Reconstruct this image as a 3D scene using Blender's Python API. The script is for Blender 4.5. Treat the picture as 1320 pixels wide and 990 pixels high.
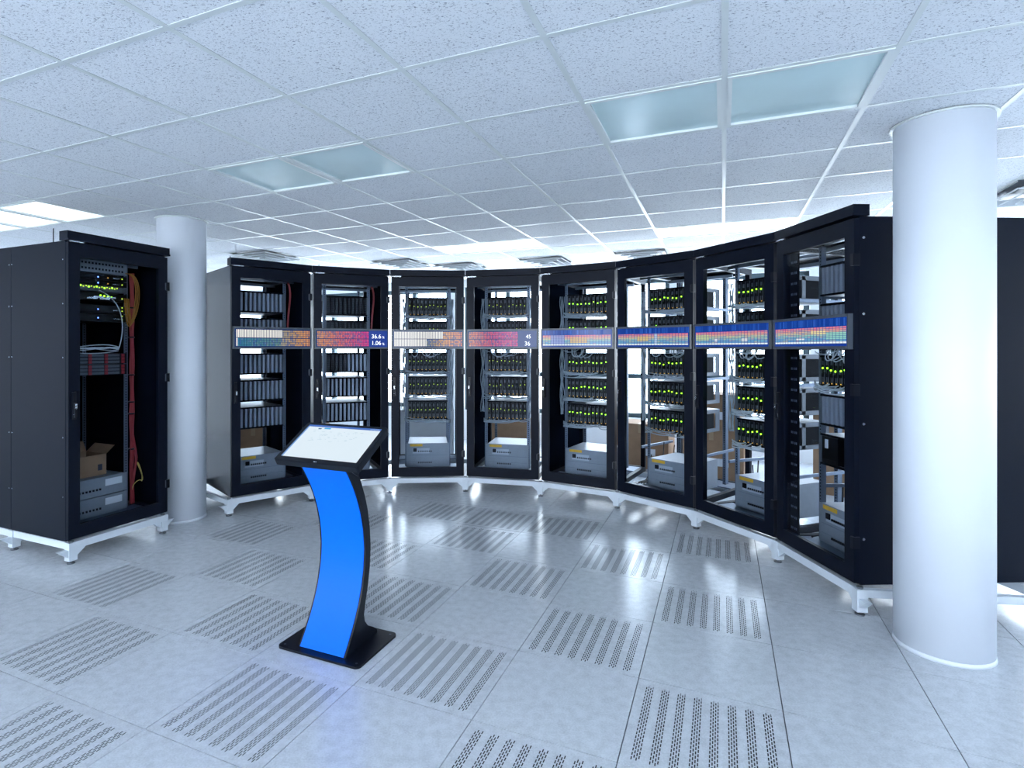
import bpy, math, random
from mathutils import Matrix, Vector
random.seed(7)
for o in list(bpy.data.objects):
    bpy.data.objects.remove(o)
sc = bpy.context.scene
COL = sc.collection

# ------------------------------------------------------------------ camera, sky, exposure
CAM_Z = 1.5604
F_PX, CX, CY = 732.02, 604.01, 449.24           # photo is 1320 x 990
cd = bpy.data.cameras.new('camera')
cd.sensor_width = 36.0
cd.lens = 36.0 * F_PX / 1320.0
cd.shift_x = (660.0 - CX) / 1320.0
cd.shift_y = -(495.0 - CY) / 1320.0
cd.clip_start = 0.02
cam = bpy.data.objects.new('camera', cd)
cam.location = (0, 0, CAM_Z)
cam.rotation_euler = (math.pi / 2, 0, 0)
COL.objects.link(cam)
sc.camera = cam

world = bpy.data.worlds.new('overcast_sky')
sc.world = world
world.use_nodes = True
bg = world.node_tree.nodes['Background']
bg.inputs['Color'].default_value = (0.80, 0.895, 1.0, 1)
bg.inputs['Strength'].default_value = 13.5

vs = sc.view_settings
vs.view_transform = 'Standard'
vs.look = 'None'
vs.gamma = 1.0
vs.use_curve_mapping = False
vs.exposure = 0.0
sc.cycles.max_bounces = 7
sc.cycles.diffuse_bounces = 4
sc.cycles.caustics_reflective = False
sc.cycles.caustics_refractive = False
sc.cycles.transparent_max_bounces = 24

# ------------------------------------------------------------------ frames of reference
YAW = -0.4207
UX, UY = math.cos(YAW), math.sin(YAW)           # building grid axis u (to the right), v (away)
VX, VY = -UY, UX
def uv(u, v):
    return (u * UX + v * VX, u * UY + v * VY)
CEIL = CAM_Z + 1.1824
TILE = 0.6
FU0, FV0 = -0.2898 * UX + 3.1788 * UY, -0.2898 * VX + 3.1788 * VY
CT = 0.625
GU0, GV0 = 0.2877 * UX + 2.1550 * UY, 0.2877 * VX + 2.1550 * VY
ROOM_U0, ROOM_U1, ROOM_V0, ROOM_V1 = -9.6, 6.6, -3.6, 8.9

# ------------------------------------------------------------------ helpers
class MB:
    def __init__(s):
        s.v, s.f, s.m, s.sm = [], [], [], []
    def quad(s, pts, mat=0, smooth=False):
        n = len(s.v); s.v += [tuple(p) for p in pts]
        s.f.append(tuple(range(n, n + len(pts)))); s.m.append(mat); s.sm.append(smooth)
    def box(s, x0, x1, y0, y1, z0, z1, mat=0):
        n = len(s.v)
        s.v += [(x0,y0,z0),(x1,y0,z0),(x1,y1,z0),(x0,y1,z0),(x0,y0,z1),(x1,y0,z1),(x1,y1,z1),(x0,y1,z1)]
        for q in ((0,3,2,1),(4,5,6,7),(0,1,5,4),(1,2,6,5),(2,3,7,6),(3,0,4,7)):
            s.f.append(tuple(n + i for i in q)); s.m.append(mat); s.sm.append(False)
        return s
    def prism(s, poly, lo, hi, axis='x', mat=0):
        """poly = list of 2d points in the two other axes, extruded along axis"""
        def P(a, b, c):
            return {'x': (c, a, b), 'y': (a, c, b), 'z': (a, b, c)}[axis]
        n = len(s.v); k = len(poly)
        s.v += [P(a, b, lo) for a, b in poly] + [P(a, b, hi) for a, b in poly]
        s.f.append(tuple(range(n, n + k))); s.m.append(mat); s.sm.append(False)
        s.f.append(tuple(range(n + 2 * k - 1, n + k - 1, -1))); s.m.append(mat); s.sm.append(False)
        for i in range(k):
            j = (i + 1) % k
            s.f.append((n + i, n + k + i, n + k + j, n + j)); s.m.append(mat); s.sm.append(False)
        return s
    def cyl(s, x, y, z0, z1, r0, r1=None, n=32, mat=0, caps=True):
        r1 = r0 if r1 is None else r1
        b = len(s.v)
        for z, r in ((z0, r0), (z1, r1)):
            s.v += [(x + r * math.cos(2*math.pi*i/n), y + r * math.sin(2*math.pi*i/n), z) for i in range(n)]
        for i in range(n):
            j = (i + 1) % n
            s.f.append((b + i, b + j, b + n + j, b + n + i)); s.m.append(mat); s.sm.append(True)
        if caps:
            s.f.append(tuple(b + n - 1 - i for i in range(n))); s.m.append(mat); s.sm.append(False)
            s.f.append(tuple(b + n + i for i in range(n))); s.m.append(mat); s.sm.append(False)
        return s
    def tube(s, pts, r, n=5, mat=0):
        pts = [Vector(p) for p in pts]
        b = len(s.v); k = len(pts)
        for i, p in enumerate(pts):
            t = (pts[min(i + 1, k - 1)] - pts[max(i - 1, 0)])
            t = t.normalized() if t.length > 1e-9 else Vector((0, 0, 1))
            a = t.cross(Vector((0, 0, 1)) if abs(t.z) < 0.9 else Vector((1, 0, 0))).normalized()
            c = t.cross(a)
            for q in range(n):
                w = 2 * math.pi * q / n
                s.v.append(tuple(p + a * (r * math.cos(w)) + c * (r * math.sin(w))))
        for i in range(k - 1):
            for q in range(n):
                q2 = (q + 1) % n
                s.f.append((b + i*n + q, b + i*n + q2, b + (i+1)*n + q2, b + (i+1)*n + q)); s.m.append(mat); s.sm.append(True)
        for e in (0, k - 1):
            s.f.append(tuple(b + e*n + q for q in range(n))); s.m.append(mat); s.sm.append(False)
        return s
    def mesh(s, name, *mats):
        me = bpy.data.meshes.new(name)
        me.from_pydata(s.v, [], s.f)
        for m in mats:
            me.materials.append(m)
        me.polygons.foreach_set('material_index', s.m)
        me.polygons.foreach_set('use_smooth', s.sm)
        me.update()
        import bmesh
        bm = bmesh.new(); bm.from_mesh(me)
        bmesh.ops.recalc_face_normals(bm, faces=bm.faces)
        bm.to_mesh(me); bm.free()
        return me

def B(*boxes):
    m = MB()
    for b in boxes:
        m.box(*b)
    return m

def tag(o, label=None, cat=None, group=None, kind=None):
    if label: o['label'] = label
    if cat: o['category'] = cat
    if group: o['group'] = group
    if kind: o['kind'] = kind
    return o

def obj(name, me, parent=None, loc=(0, 0, 0), rotz=0.0):
    o = bpy.data.objects.new(name, me)
    COL.objects.link(o)
    o.location = loc
    o.rotation_euler = (0, 0, rotz)
    if parent: o.parent = parent
    return o

def empty(name, loc=(0, 0, 0), rotz=0.0, label=None, cat=None, group=None, kind=None, parent=None):
    o = obj(name, None, parent, loc, rotz)
    o.empty_display_size = 0.1
    return tag(o, label, cat, group, kind)

def bez(p0, p1, p2, p3, n=10):
    out = []
    for i in range(n + 1):
        t = i / n; a = 1 - t
        out.append(tuple(a*a*a*p0[k] + 3*a*a*t*p1[k] + 3*a*t*t*p2[k] + t*t*t*p3[k] for k in range(3)))
    return out

# ------------------------------------------------------------------ materials
def mat(name, color, rough=0.5, metal=0.0, spec=0.5, emit=None, strength=0.0, noise=None, bump=None):
    m = bpy.data.materials.new(name)
    m.use_nodes = True
    nt = m.node_tree
    p = nt.nodes['Principled BSDF']
    p.inputs['Base Color'].default_value = (*color, 1)
    p.inputs['Roughness'].default_value = rough
    p.inputs['Metallic'].default_value = metal
    p.inputs['Specular IOR Level'].default_value = spec
    if emit:
        p.inputs['Emission Color'].default_value = (*emit, 1)
        p.inputs['Emission Strength'].default_value = strength
    tc = nt.nodes.new('ShaderNodeTexCoord')
    if noise:                                    # (scale, amount): fine colour variation
        n = nt.nodes.new('ShaderNodeTexNoise')
        n.inputs['Scale'].default_value = noise[0]
        n.inputs['Detail'].default_value = 6
        nt.links.new(tc.outputs['Object'], n.inputs['Vector'])
        mx = nt.nodes.new('ShaderNodeMix'); mx.data_type = 'RGBA'; mx.blend_type = 'MULTIPLY'
        mx.inputs[0].default_value = noise[1]
        mx.inputs[6].default_value = (*color, 1)
        rp = nt.nodes.new('ShaderNodeValToRGB')
        rp.color_ramp.elements[0].position = 0.3; rp.color_ramp.elements[0].color = (0.3, 0.3, 0.3, 1)
        rp.color_ramp.elements[1].position = 0.7
        nt.links.new(n.outputs['Fac'], rp.inputs[0])
        nt.links.new(rp.outputs[0], mx.inputs[7])
        nt.links.new(mx.outputs[2], p.inputs['Base Color'])
    if bump:                                     # (scale, strength)
        n2 = nt.nodes.new('ShaderNodeTexNoise')
        n2.inputs['Scale'].default_value = bump[0]
        n2.inputs['Detail'].default_value = 4
        nt.links.new(tc.outputs['Object'], n2.inputs['Vector'])
        bp = nt.nodes.new('ShaderNodeBump')
        bp.inputs['Strength'].default_value = bump[1]
        bp.inputs['Distance'].default_value = 0.01
        nt.links.new(n2.outputs['Fac'], bp.inputs['Height'])
        nt.links.new(bp.outputs[0], p.inputs['Normal'])
    return m

def glass_mat(name, tint, ior=1.3):
    m = bpy.data.materials.new(name); m.use_nodes = True
    nt = m.node_tree; nt.nodes.clear()
    out = nt.nodes.new('ShaderNodeOutputMaterial')
    t = nt.nodes.new('ShaderNodeBsdfTransparent'); t.inputs[0].default_value = (*tint, 1)
    g = nt.nodes.new('ShaderNodeBsdfGlossy'); g.inputs['Roughness'].default_value = 0.02
    geo = nt.nodes.new('ShaderNodeNewGeometry')      # Schlick reflectance, the same from both faces
    dt = nt.nodes.new('ShaderNodeVectorMath'); dt.operation = 'DOT_PRODUCT'
    nt.links.new(geo.outputs['Normal'], dt.inputs[0]); nt.links.new(geo.outputs['Incoming'], dt.inputs[1])
    def mth(op, x, y=None):
        n = nt.nodes.new('ShaderNodeMath'); n.operation = op
        for i, q in enumerate((x, y)):
            if q is None: continue
            if isinstance(q, float): n.inputs[i].default_value = q
            else: nt.links.new(q, n.inputs[i])
        return n.outputs[0]
    f0 = ((ior - 1) / (ior + 1)) ** 2
    c = mth('ABSOLUTE', dt.outputs['Value'])
    pw = mth('POWER', mth('SUBTRACT', 1.0, c), 5.0)
    fac = mth('MAXIMUM', mth('SUBTRACT', mth('ADD', mth('MULTIPLY', pw, 1.0 - f0), f0), 0.012), 0.0)   # faint head-on reflections cut to zero to avoid specks
    mx = nt.nodes.new('ShaderNodeMixShader')
    nt.links.new(fac, mx.inputs[0]); nt.links.new(t.outputs[0], mx.inputs[1])
    nt.links.new(g.outputs[0], mx.inputs[2]); nt.links.new(mx.outputs[0], out.inputs[0])
    return m

def ceiling_tile_mat():
    m = mat('mineral_ceiling_tile', (0.72, 0.75, 0.80), 0.9, spec=0.2)
    nt = m.node_tree; p = nt.nodes['Principled BSDF']
    tc = nt.nodes['Texture Coordinate']
    geo = nt.nodes.new('ShaderNodeNewGeometry')
    mp = nt.nodes.new('ShaderNodeMapping'); mp.inputs['Scale'].default_value = (1.0, 1.6, 1.0)
    mp.inputs['Rotation'].default_value = (0, 0, 0.6)
    nt.links.new(geo.outputs['Position'], mp.inputs['Vector'])
    v = nt.nodes.new('ShaderNodeTexNoise'); v.inputs['Scale'].default_value = 105; v.inputs['Detail'].default_value = 2.5
    v.inputs['Distortion'].default_value = 0.9
    nt.links.new(mp.outputs[0], v.inputs['Vector'])
    r = nt.nodes.new('ShaderNodeValToRGB')
    r.color_ramp.elements[0].position = 0.33; r.color_ramp.elements[0].color = (0.26, 0.29, 0.34, 1)
    r.color_ramp.elements[1].position = 0.43; r.color_ramp.elements[1].color = (0.70, 0.735, 0.78, 1)
    nt.links.new(v.outputs['Fac'], r.inputs[0]); nt.links.new(r.outputs[0], p.inputs['Base Color'])
    bp = nt.nodes.new('ShaderNodeBump'); bp.inputs['Strength'].default_value = 0.5; bp.inputs['Distance'].default_value = 0.004
    nt.links.new(v.outputs['Fac'], bp.inputs['Height']); nt.links.new(bp.outputs[0], p.inputs['Normal'])
    return m

def floor_mat():
    m = mat('laminate_floor_tile', (0.60, 0.64, 0.69), 0.21, spec=0.5)
    nt = m.node_tree; p = nt.nodes['Principled BSDF']
    tc = nt.nodes['Texture Coordinate']
    geo = nt.nodes.new('ShaderNodeNewGeometry')
    a = nt.nodes.new('ShaderNodeTexNoise'); a.inputs['Scale'].default_value = 130; a.inputs['Detail'].default_value = 3
    b = nt.nodes.new('ShaderNodeTexNoise'); b.inputs['Scale'].default_value = 22; b.inputs['Detail'].default_value = 6
    for n in (a, b): nt.links.new(geo.outputs['Position'], n.inputs['Vector'])
    ad = nt.nodes.new('ShaderNodeMath'); ad.operation = 'ADD'
    nt.links.new(a.outputs['Fac'], ad.inputs[0]); nt.links.new(b.outputs['Fac'], ad.inputs[1])
    r = nt.nodes.new('ShaderNodeValToRGB')
    r.color_ramp.elements[0].position = 0.36; r.color_ramp.elements[0].color = (0.48, 0.51, 0.55, 1)
    r.color_ramp.elements[1].position = 0.60; r.color_ramp.elements[1].color = (0.61, 0.645, 0.69, 1)
    hv = nt.nodes.new('ShaderNodeMath'); hv.operation = 'MULTIPLY'; hv.inputs[1].default_value = 0.5
    nt.links.new(ad.outputs[0], hv.inputs[0]); nt.links.new(hv.outputs[0], r.inputs[0])
    nt.links.new(r.outputs[0], p.inputs['Base Color'])
    return m

def attr_screen_mat(name, strength):
    m = bpy.data.materials.new(name); m.use_nodes = True
    nt = m.node_tree; p = nt.nodes['Principled BSDF']
    at = nt.nodes.new('ShaderNodeAttribute'); at.attribute_name = 'pixel'
    p.inputs['Base Color'].default_value = (0.01, 0.01, 0.015, 1)
    p.inputs['Roughness'].default_value = 0.12
    p.inputs['Specular IOR Level'].default_value = 0.2
    nt.links.new(at.outputs['Color'], p.inputs['Emission Color'])
    p.inputs['Emission Strength'].default_value = strength
    return m

M = dict(
    floor=floor_mat(),
    plenum=mat('dark_concrete_plenum', (0.03, 0.03, 0.035), 0.9, noise=(6, 0.5)),
    ctile=ceiling_tile_mat(),
    tbar=mat('painted_ceiling_grid', (0.60, 0.65, 0.66), 0.35, noise=(3, 0.05)),
    wall=mat('white_wall_paint', (0.78, 0.80, 0.82), 0.8, noise=(2, 0.06)),
    column=mat('white_column_paint', (0.72, 0.77, 0.85), 0.55, noise=(2.5, 0.07), bump=(18, 0.05)),
    black=mat('black_powder_coat', (0.0030, 0.0056, 0.014), 0.38, spec=0.12, noise=(220, 0.25)),
    gloss=mat('gloss_black_side_panel', (0.003, 0.0055, 0.013), 0.2, spec=0.35, noise=(220, 0.2)),
    sheen_cut=mat('added_matte_sheet', (0.004, 0.006, 0.012), 0.9, spec=0.0, noise=(80, 0.2)),  # inner sheet added only to stop window sheen inside the racks
    cage=mat('chassis_sheet_steel', (0.13, 0.15, 0.18), 0.45, metal=0.3, noise=(14, 0.2)),
    inner=mat('dark_inner_sheet', (0.004, 0.006, 0.011), 0.6, spec=0.08, noise=(80, 0.2)),
    steel=mat('galvanised_steel', (0.25, 0.29, 0.35), 0.4, metal=0.6, noise=(14, 0.2)),
    rail=mat('zinc_rail', (0.15, 0.19, 0.26), 0.42, metal=0.5, noise=(30, 0.2)),
    hole_shade=mat('painted_hole_shade', (0.006, 0.007, 0.01), 0.8, noise=(60, 0.2)),  # dark colour standing in for the shade inside the rail holes
    stand=mat('white_stand_paint', (0.62, 0.68, 0.75), 0.45, noise=(12, 0.08)),
    foot=mat('levelling_foot_steel', (0.18, 0.2, 0.23), 0.4, metal=0.7, noise=(40, 0.2)),
    blade_grey=mat('grey_blade_front', (0.33, 0.37, 0.45), 0.45, metal=0.2, noise=(50, 0.15)),
    blade_dark=mat('black_blade_front', (0.007, 0.008, 0.011), 0.5, spec=0.25, noise=(150, 0.3)),
    vent=mat('blade_vent_grey', (0.09, 0.105, 0.13), 0.5, noise=(150, 0.3)),
    psu=mat('grey_power_shelf', (0.27, 0.30, 0.35), 0.45, metal=0.15, noise=(30, 0.12)),
    psu_plate=mat('pale_module_plate', (0.46, 0.50, 0.58), 0.5, noise=(30, 0.1)),
    yellow=mat('yellow_warning_label', (0.75, 0.42, 0.03), 0.6, noise=(40, 0.15)),
    chrome=mat('bright_metal', (0.62, 0.66, 0.72), 0.25, metal=0.9, noise=(40, 0.1)),
    white=mat('white_plastic', (0.75, 0.78, 0.82), 0.5, noise=(20, 0.06)),
    cable=mat('grey_cable', (0.36, 0.41, 0.46), 0.5, noise=(30, 0.2)),
    cable_white=mat('white_cable', (0.55, 0.6, 0.64), 0.5, noise=(30, 0.15)),
    cable_black=mat('black_cable', (0.012, 0.013, 0.016), 0.5, noise=(30, 0.2)),
    red=mat('red_cable', (0.36, 0.03, 0.035), 0.5, noise=(30, 0.2)),
    orange=mat('orange_fibre', (0.42, 0.17, 0.015), 0.5, noise=(30, 0.2)),
    yellowc=mat('yellow_fibre', (0.55, 0.45, 0.10), 0.5, noise=(30, 0.2)),
    red_handle=mat('red_drive_latch', (0.30, 0.02, 0.03), 0.5, noise=(60, 0.2)),
    card=mat('brown_cardboard', (0.36, 0.22, 0.13), 0.85, noise=(8, 0.25)),
    tape=mat('packing_tape', (0.42, 0.29, 0.17), 0.35, noise=(10, 0.15)),
    wbox=mat('white_carton', (0.70, 0.72, 0.74), 0.8, noise=(8, 0.1)),
    blue=mat('blue_front_panel', (0.0, 0.135, 0.92), 0.45, spec=0.15, noise=(2, 0.03)),
    kblack=mat('satin_black_kiosk', (0.004, 0.006, 0.012), 0.32, spec=0.25, noise=(120, 0.2)),
    bezel=mat('display_bezel', (0.07, 0.085, 0.11), 0.35, noise=(60, 0.15)),
    teal=mat('unlit_frosted_diffuser', (0.62, 0.80, 0.83), 0.25, noise=(1.2, 0.25)),
    lit=mat('lit_diffuser', (0.8, 0.85, 0.9), 0.5, emit=(0.85, 0.95, 1.0), strength=1.1, noise=(2, 0.02)),
    vent_white=mat('white_vent_metal', (0.55, 0.6, 0.64), 0.4, noise=(10, 0.06)),
    winframe=mat('dark_teal_window_frame', (0.05, 0.09, 0.11), 0.45, noise=(10, 0.15)),
    led_g=mat('green_led', (0.1, 0.5, 0.02), 0.4, emit=(0.30, 1.0, 0.02), strength=5.0, noise=(9, 0.02)),
    led_y=mat('yellow_green_led', (0.4, 0.5, 0.02), 0.4, emit=(0.62, 0.85, 0.05), strength=1.6, noise=(9, 0.02)),
    led_a=mat('amber_led', (0.5, 0.3, 0.02), 0.4, emit=(1.0, 0.5, 0.08), strength=0.9, noise=(9, 0.02)),
    led_b=mat('blue_led', (0.1, 0.2, 0.8), 0.4, emit=(0.15, 0.3, 1.0), strength=5.0, noise=(9, 0.02)),
    print_dark=mat('dark_print', (0.02, 0.025, 0.05), 0.6, noise=(9, 0.1)),
    text=mat('lit_white_numerals', (0.8, 0.8, 0.8), 0.5, emit=(0.9, 0.95, 1.0), strength=1.0, noise=(9, 0.02)),
    glass=glass_mat('rack_door_glass', (0.90, 0.93, 0.96), 1.15),
    wglass=glass_mat('window_glass', (0.95, 0.98, 1.0), 1.45),
    screen=attr_screen_mat('display_pixels', 0.9),
    kscreen=attr_screen_mat('kiosk_pixels', 0.95),
)

def in_view(x, y, z, margin=60):
    if y < 0.25: return False
    px = CX + F_PX * x / y; py = CY + F_PX * (CAM_Z - z) / y
    return -margin < px < 1320 + margin and -margin < py < 990 + margin

# ------------------------------------------------------------------ the room
floor = empty('floor', kind='structure', label='pale grey raised access floor of square tiles')
mb = B((ROOM_U0, ROOM_U1, ROOM_V0, ROOM_V1, -0.45, -0.40))
obj('plenum_base', mb.mesh('plenum_base', M['plenum']), floor, (0, 0, 0), YAW)
h = TILE / 2 - 0.0020
plain_me = B((-h, h, -h, h, -0.032, 0.0)).mesh('floor_tile', M['floor'])
def perforated_mesh():
    m = MB(); z = 0.0
    strips, cols, rows = 8, 4, 20
    mu, mv = 0.040, 0.036
    pitch = (2 * h - 2 * mu + 0.030) / strips
    sw, cp = 0.0046, 0.0092
    x = -h
    L = 2 * h - 2 * mv
    rp = L / (rows + 0.5); sl = rp * 0.70
    for s in range(strips):
        sx = -h + mu + s * pitch
        for c in range(cols):
            a = sx + c * cp; b = a + sw
            m.quad([(x, -h, z), (a, -h, z), (a, h, z), (x, h, z)])
            y = -h; off = mv + (rp / 2 if c % 2 else 0)
            for r in range(rows):
                y1 = -h + off + r * rp
                m.quad([(a, y, z), (b, y, z), (b, y1, z), (a, y1, z)])
                y = y1 + sl
            m.quad([(a, y, z), (b, y, z), (b, h, z), (a, h, z)])
            x = b
    m.quad([(x, -h, z), (h, -h, z), (h, h, z), (x, h, z)])
    t = 0.032
    for (a, b, c, d) in ((-h, -h, h, -h), (h, -h, h, h), (h, h, -h, h), (-h, h, -h, -h)):
        m.quad([(a, b, z), (c, d, z), (c, d, -t), (a, b, -t)])
    return m.mesh('perforated_tile', M['floor'])
perf_me = perforated_mesh()
i0, i1 = math.floor((ROOM_U0 - FU0) / TILE), math.ceil((ROOM_U1 - FU0) / TILE)
j0, j1 = math.floor((ROOM_V0 - FV0) / TILE), math.ceil((ROOM_V1 - FV0) / TILE)
cells = []
for i in range(i0, i1):
    for j in range(j0, j1):
        cu, cv = FU0 + (i + .5) * TILE, FV0 + (j + .5) * TILE
        x, y = uv(cu, cv)
        seen = any(in_view(*uv(cu + a * h, cv + b * h), 0, 5) for a in (-1, 0, 1) for b in (-1, 0, 1))
        cells.append((0 if seen else 1, math.hypot(x, y), i, j, x, y))
cells.sort()
rest = MB()
for n, (hid, d, i, j, x, y) in enumerate(cells):
    perf = ((i + j) % 2 != 0 and -4 <= i <= 2 and -6 <= j <= 3) or (i, j) == (-1, 3)
    if n < 300 and not hid:
        obj('perforated_tile' if perf else 'floor_tile', perf_me if perf else plain_me, floor, (x, y, 0), YAW)
    else:
        cu, cv = FU0 + (i + .5) * TILE, FV0 + (j + .5) * TILE
        rest.box(cu - h, cu + h, cv - h, cv + h, -0.032, 0.0)
tag(obj('floor_tile_field', rest.mesh('floor_tile_field', M['floor']), floor, (0, 0, 0), YAW), kind='stuff')

# ceiling -------------------------------------------------------------
ceiling = empty('ceiling', (0, 0, CEIL), kind='structure', label='white suspended ceiling of square mineral tiles')
obj('ceiling_slab', B((ROOM_U0, ROOM_U1, ROOM_V0, ROOM_V1, 0.30, 0.36)).mesh('ceiling_slab', M['plenum']), ceiling, (0, 0, 0), YAW)
ch = CT / 2 - 0.004
ctile_me = B((-ch, ch, -ch, ch, 0.003, 0.018)).mesh('ceiling_tile', M['ctile'])
k0, k1 = math.floor((ROOM_U0 - GU0) / CT), math.ceil((ROOM_U1 - GU0) / CT)
r0, r1 = math.floor((ROOM_V0 - GV0) / CT), math.ceil((ROOM_V1 - GV0) / CT)
off_lights = {(0, 1): 'unlit teal frosted ceiling light, left one of the pair nearest the right column',
              (1, 1): 'unlit pale blue frosted ceiling light, right one of the pair nearest the right column',
              (-4, 1): 'unlit teal frosted ceiling light, left one of the pair above the blue kiosk',
              (-3, 1): 'unlit greenish frosted ceiling light, right one of the pair above the blue kiosk'}
lit_lights = {(0, 6): 'glowing white ceiling light over sixth rack, left of its pair',
              (1, 6): 'glowing white ceiling light over seventh rack, right of its pair',
              (-4, 6): 'glowing white ceiling light beyond third rack, left of its pair',
              (-3, 6): 'glowing white ceiling light beyond fourth rack, right of its pair',
              (-8, 1): 'glowing ceiling light just above the separate left rack',
              (-9, 1): 'glowing ceiling light at left photo edge, second outward from the left column',
              (-10, 1): 'glowing ceiling light at left photo edge, farthest from the left column'}
vents = {(-8, 5): 'square louvred ceiling vent above the first rack',
         (-6, 7): 'square louvred ceiling vent above the gap between second and third racks',
         (-5, 8): 'square louvred ceiling vent above the third rack',
         (-3, 8): 'square louvred ceiling vent above the fourth rack',
         (-1, 8): 'square louvred ceiling vent above the fifth rack',
         (4, 5): 'large white louvred ceiling vent right of the near column'}
fr = MB(); a = CT / 2 - 0.012
for (x0, x1, y0, y1) in ((-a, a, -a, -a + .02), (-a, a, a - .02, a), (-a, -a + .02, -a + .02, a - .02), (a - .02, a, -a + .02, a - .02)):
    fr.box(x0, x1, y0, y1, -0.004, 0.03)
lframe_me = fr.mesh('light_frame', M['tbar'])
diff = B((-a + .02, a - .02, -a + .02, a - .02, 0.008, 0.014))
diff_off, diff_on = diff.mesh('diffuser_off', M['teal']), diff.mesh('diffuser_on', M['lit'])
def vent_parts():
    out = []
    m = MB()
    for k in range(4):
        ro, ri = a - 0.075 * k, a - 0.075 * k - 0.062
        zo, zi = -0.004 - 0.010 * k, 0.035 - 0.006 * k
        m = MB()
        for q in range(4):
            w = q * math.pi / 2
            c, s = math.cos(w), math.sin(w)
            R = lambda x, y, z: (x * c - y * s, x * s + y * c, z)
            m.quad([R(-ro, -ro, zo), R(ro, -ro, zo), R(ri, -ri, zi), R(-ri, -ri, zi)])
            m.quad([R(-ro, -ro, zo), R(ro, -ro, zo), R(ro, -ro, zo + .012), R(-ro, -ro, zo + .012)])
        out.append(m.mesh('louvre', M['vent_white']))
    return out
louvres = vent_parts()
vback = B((-a, a, -a, a, 0.05, 0.06)).mesh('vent_back', M['bezel'])
ccells = []
for k in range(k0, k1):
    for r in range(r0, r1):
        cu, cv = GU0 + (k + .5) * CT, GV0 + (r + .5) * CT
        x, y = uv(cu, cv)
        if (k, r) in off_lights or (k, r) in lit_lights:
            on = (k, r) in lit_lights
            t = empty('ceiling_light', (x, y, CEIL), YAW, (lit_lights if on else off_lights)[(k, r)], 'ceiling light',
                      'lit ceiling panels' if on else 'unlit ceiling panels')
            obj('light_frame', lframe_me, t)
            obj('diffuser', diff_on if on else diff_off, t)
            continue
        if (k, r) in vents:
            t = empty('ceiling_vent', (x, y, CEIL - (0.03 if k != 4 else 0.06)), YAW, vents[(k, r)], 'vent', 'ceiling vents')
            for lv in louvres: obj('louvre', lv, t)
            obj('backing', vback, t)
            continue
        seen = any(in_view(*uv(cu + p * ch, cv + q * ch), CEIL, 5) for p in (-1, 0, 1) for q in (-1, 0, 1))
        ccells.append((0 if seen else 1, math.hypot(x, y), cu, cv, x, y))
ccells.sort()
rest = MB()
for n, (hid, d, cu, cv, x, y) in enumerate(ccells):
    if n < 300 and not hid:
        obj('ceiling_tile', ctile_me, ceiling, (x, y, 0), YAW)
    else:
        rest.box(cu - ch, cu + ch, cv - ch, cv + ch, 0.003, 0.018)
tag(obj('ceiling_tile_field', rest.mesh('ceiling_tile_field', M['ctile']), ceiling, (0, 0, 0), YAW), kind='stuff')
fw = 0.012
for k in range(k0, k1 + 1):
    u = GU0 + k * CT
    obj('main_runner', B((u - fw, u + fw, ROOM_V0, ROOM_V1, 0.0, 0.0025), (u - .0015, u + .0015, ROOM_V0, ROOM_V1, .0025, .035)).mesh('main_runner', M['tbar']), ceiling, (0, 0, 0), YAW)
for r in range(r0, r1 + 1):
    v = GV0 + r * CT
    m = B((ROOM_U0, ROOM_U1, v - fw, v + fw, 0.0005, 0.0028), (ROOM_U0, ROOM_U1, v - .0015, v + .0015, .0028, .03))
    obj('cross_tee', m.mesh('cross_tee', M['tbar']), ceiling, (0, 0, 0), YAW)

# walls with window openings -------------------------------------------
WT = 0.25
WN = [0]
def window_wall(name, along, pos, a0, a1, inward, sill, head, n, glazed, pier=0.12):
    """wall on the line u=pos or v=pos from a0 to a1 with n equal window openings"""
    w = empty(name, (0, 0, 0), YAW, kind='structure')
    lo, hi = (pos, pos + WT) if inward < 0 else (pos - WT, pos)
    def bx(m, s0, s1, z0, z1, d0=lo, d1=hi):
        if along == 'u': m.box(s0, s1, d0, d1, z0, z1)
        else: m.box(d0, d1, s0, s1, z0, z1)
    top = CEIL + 0.36
    m = MB(); bx(m, a0, a1, -0.45, sill); bx(m, a0, a1, head, top)
    step = (a1 - a0) / n
    for k in range(n + 1):
        c = a0 + k * step
        bx(m, max(a0, c - pier), min(a1, c + pier), sill, head)
    obj('wall_body', m.mesh(name, M['wall']), w)
    if not glazed: return
    dm = (lo + hi) / 2
    for k in range(n):
        WN[0] += 1
        s0, s1 = a0 + k * step + pier, a0 + (k + 1) * step - pier
        win = empty('window_%d' % WN[0], (0, 0, 0), YAW, kind='structure')
        f = MB(); t = 0.035
        mid = (s0 + s1) / 2; tr = sill + (head - sill) * 0.30
        for (p, q, z0, z1) in ((s0, s1, sill, sill + 2*t), (s0, s1, head - 2*t, head), (s0, s0 + 2*t, sill, head), (s1 - 2*t, s1, sill, head),
                               (mid - t, mid + t, sill, head), (s0, s1, tr - t, tr + t)):
            bx(f, p, q, z0, z1, dm - .04, dm + .04)
        obj('window_frame', f.mesh('window_frame', M['winframe']), win)
        for (p, q) in ((s0 + 2*t, mid - t), (mid + t, s1 - 2*t)):
            for (z0, z1) in ((sill + 2*t, tr - t), (tr + t, head - 2*t)):
                g = MB()
                if along == 'u': g.quad([(p, dm, z0), (q, dm, z0), (q, dm, z1), (p, dm, z1)])
                else: g.quad([(dm, p, z0), (dm, q, z0), (dm, q, z1), (dm, p, z1)])
                obj('pane', g.mesh('pane', M['wglass']), win)
window_wall('wall_back', 'u', ROOM_V1, ROOM_U0, ROOM_U1, -1, 0.5, 2.62, 9, True)
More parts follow.
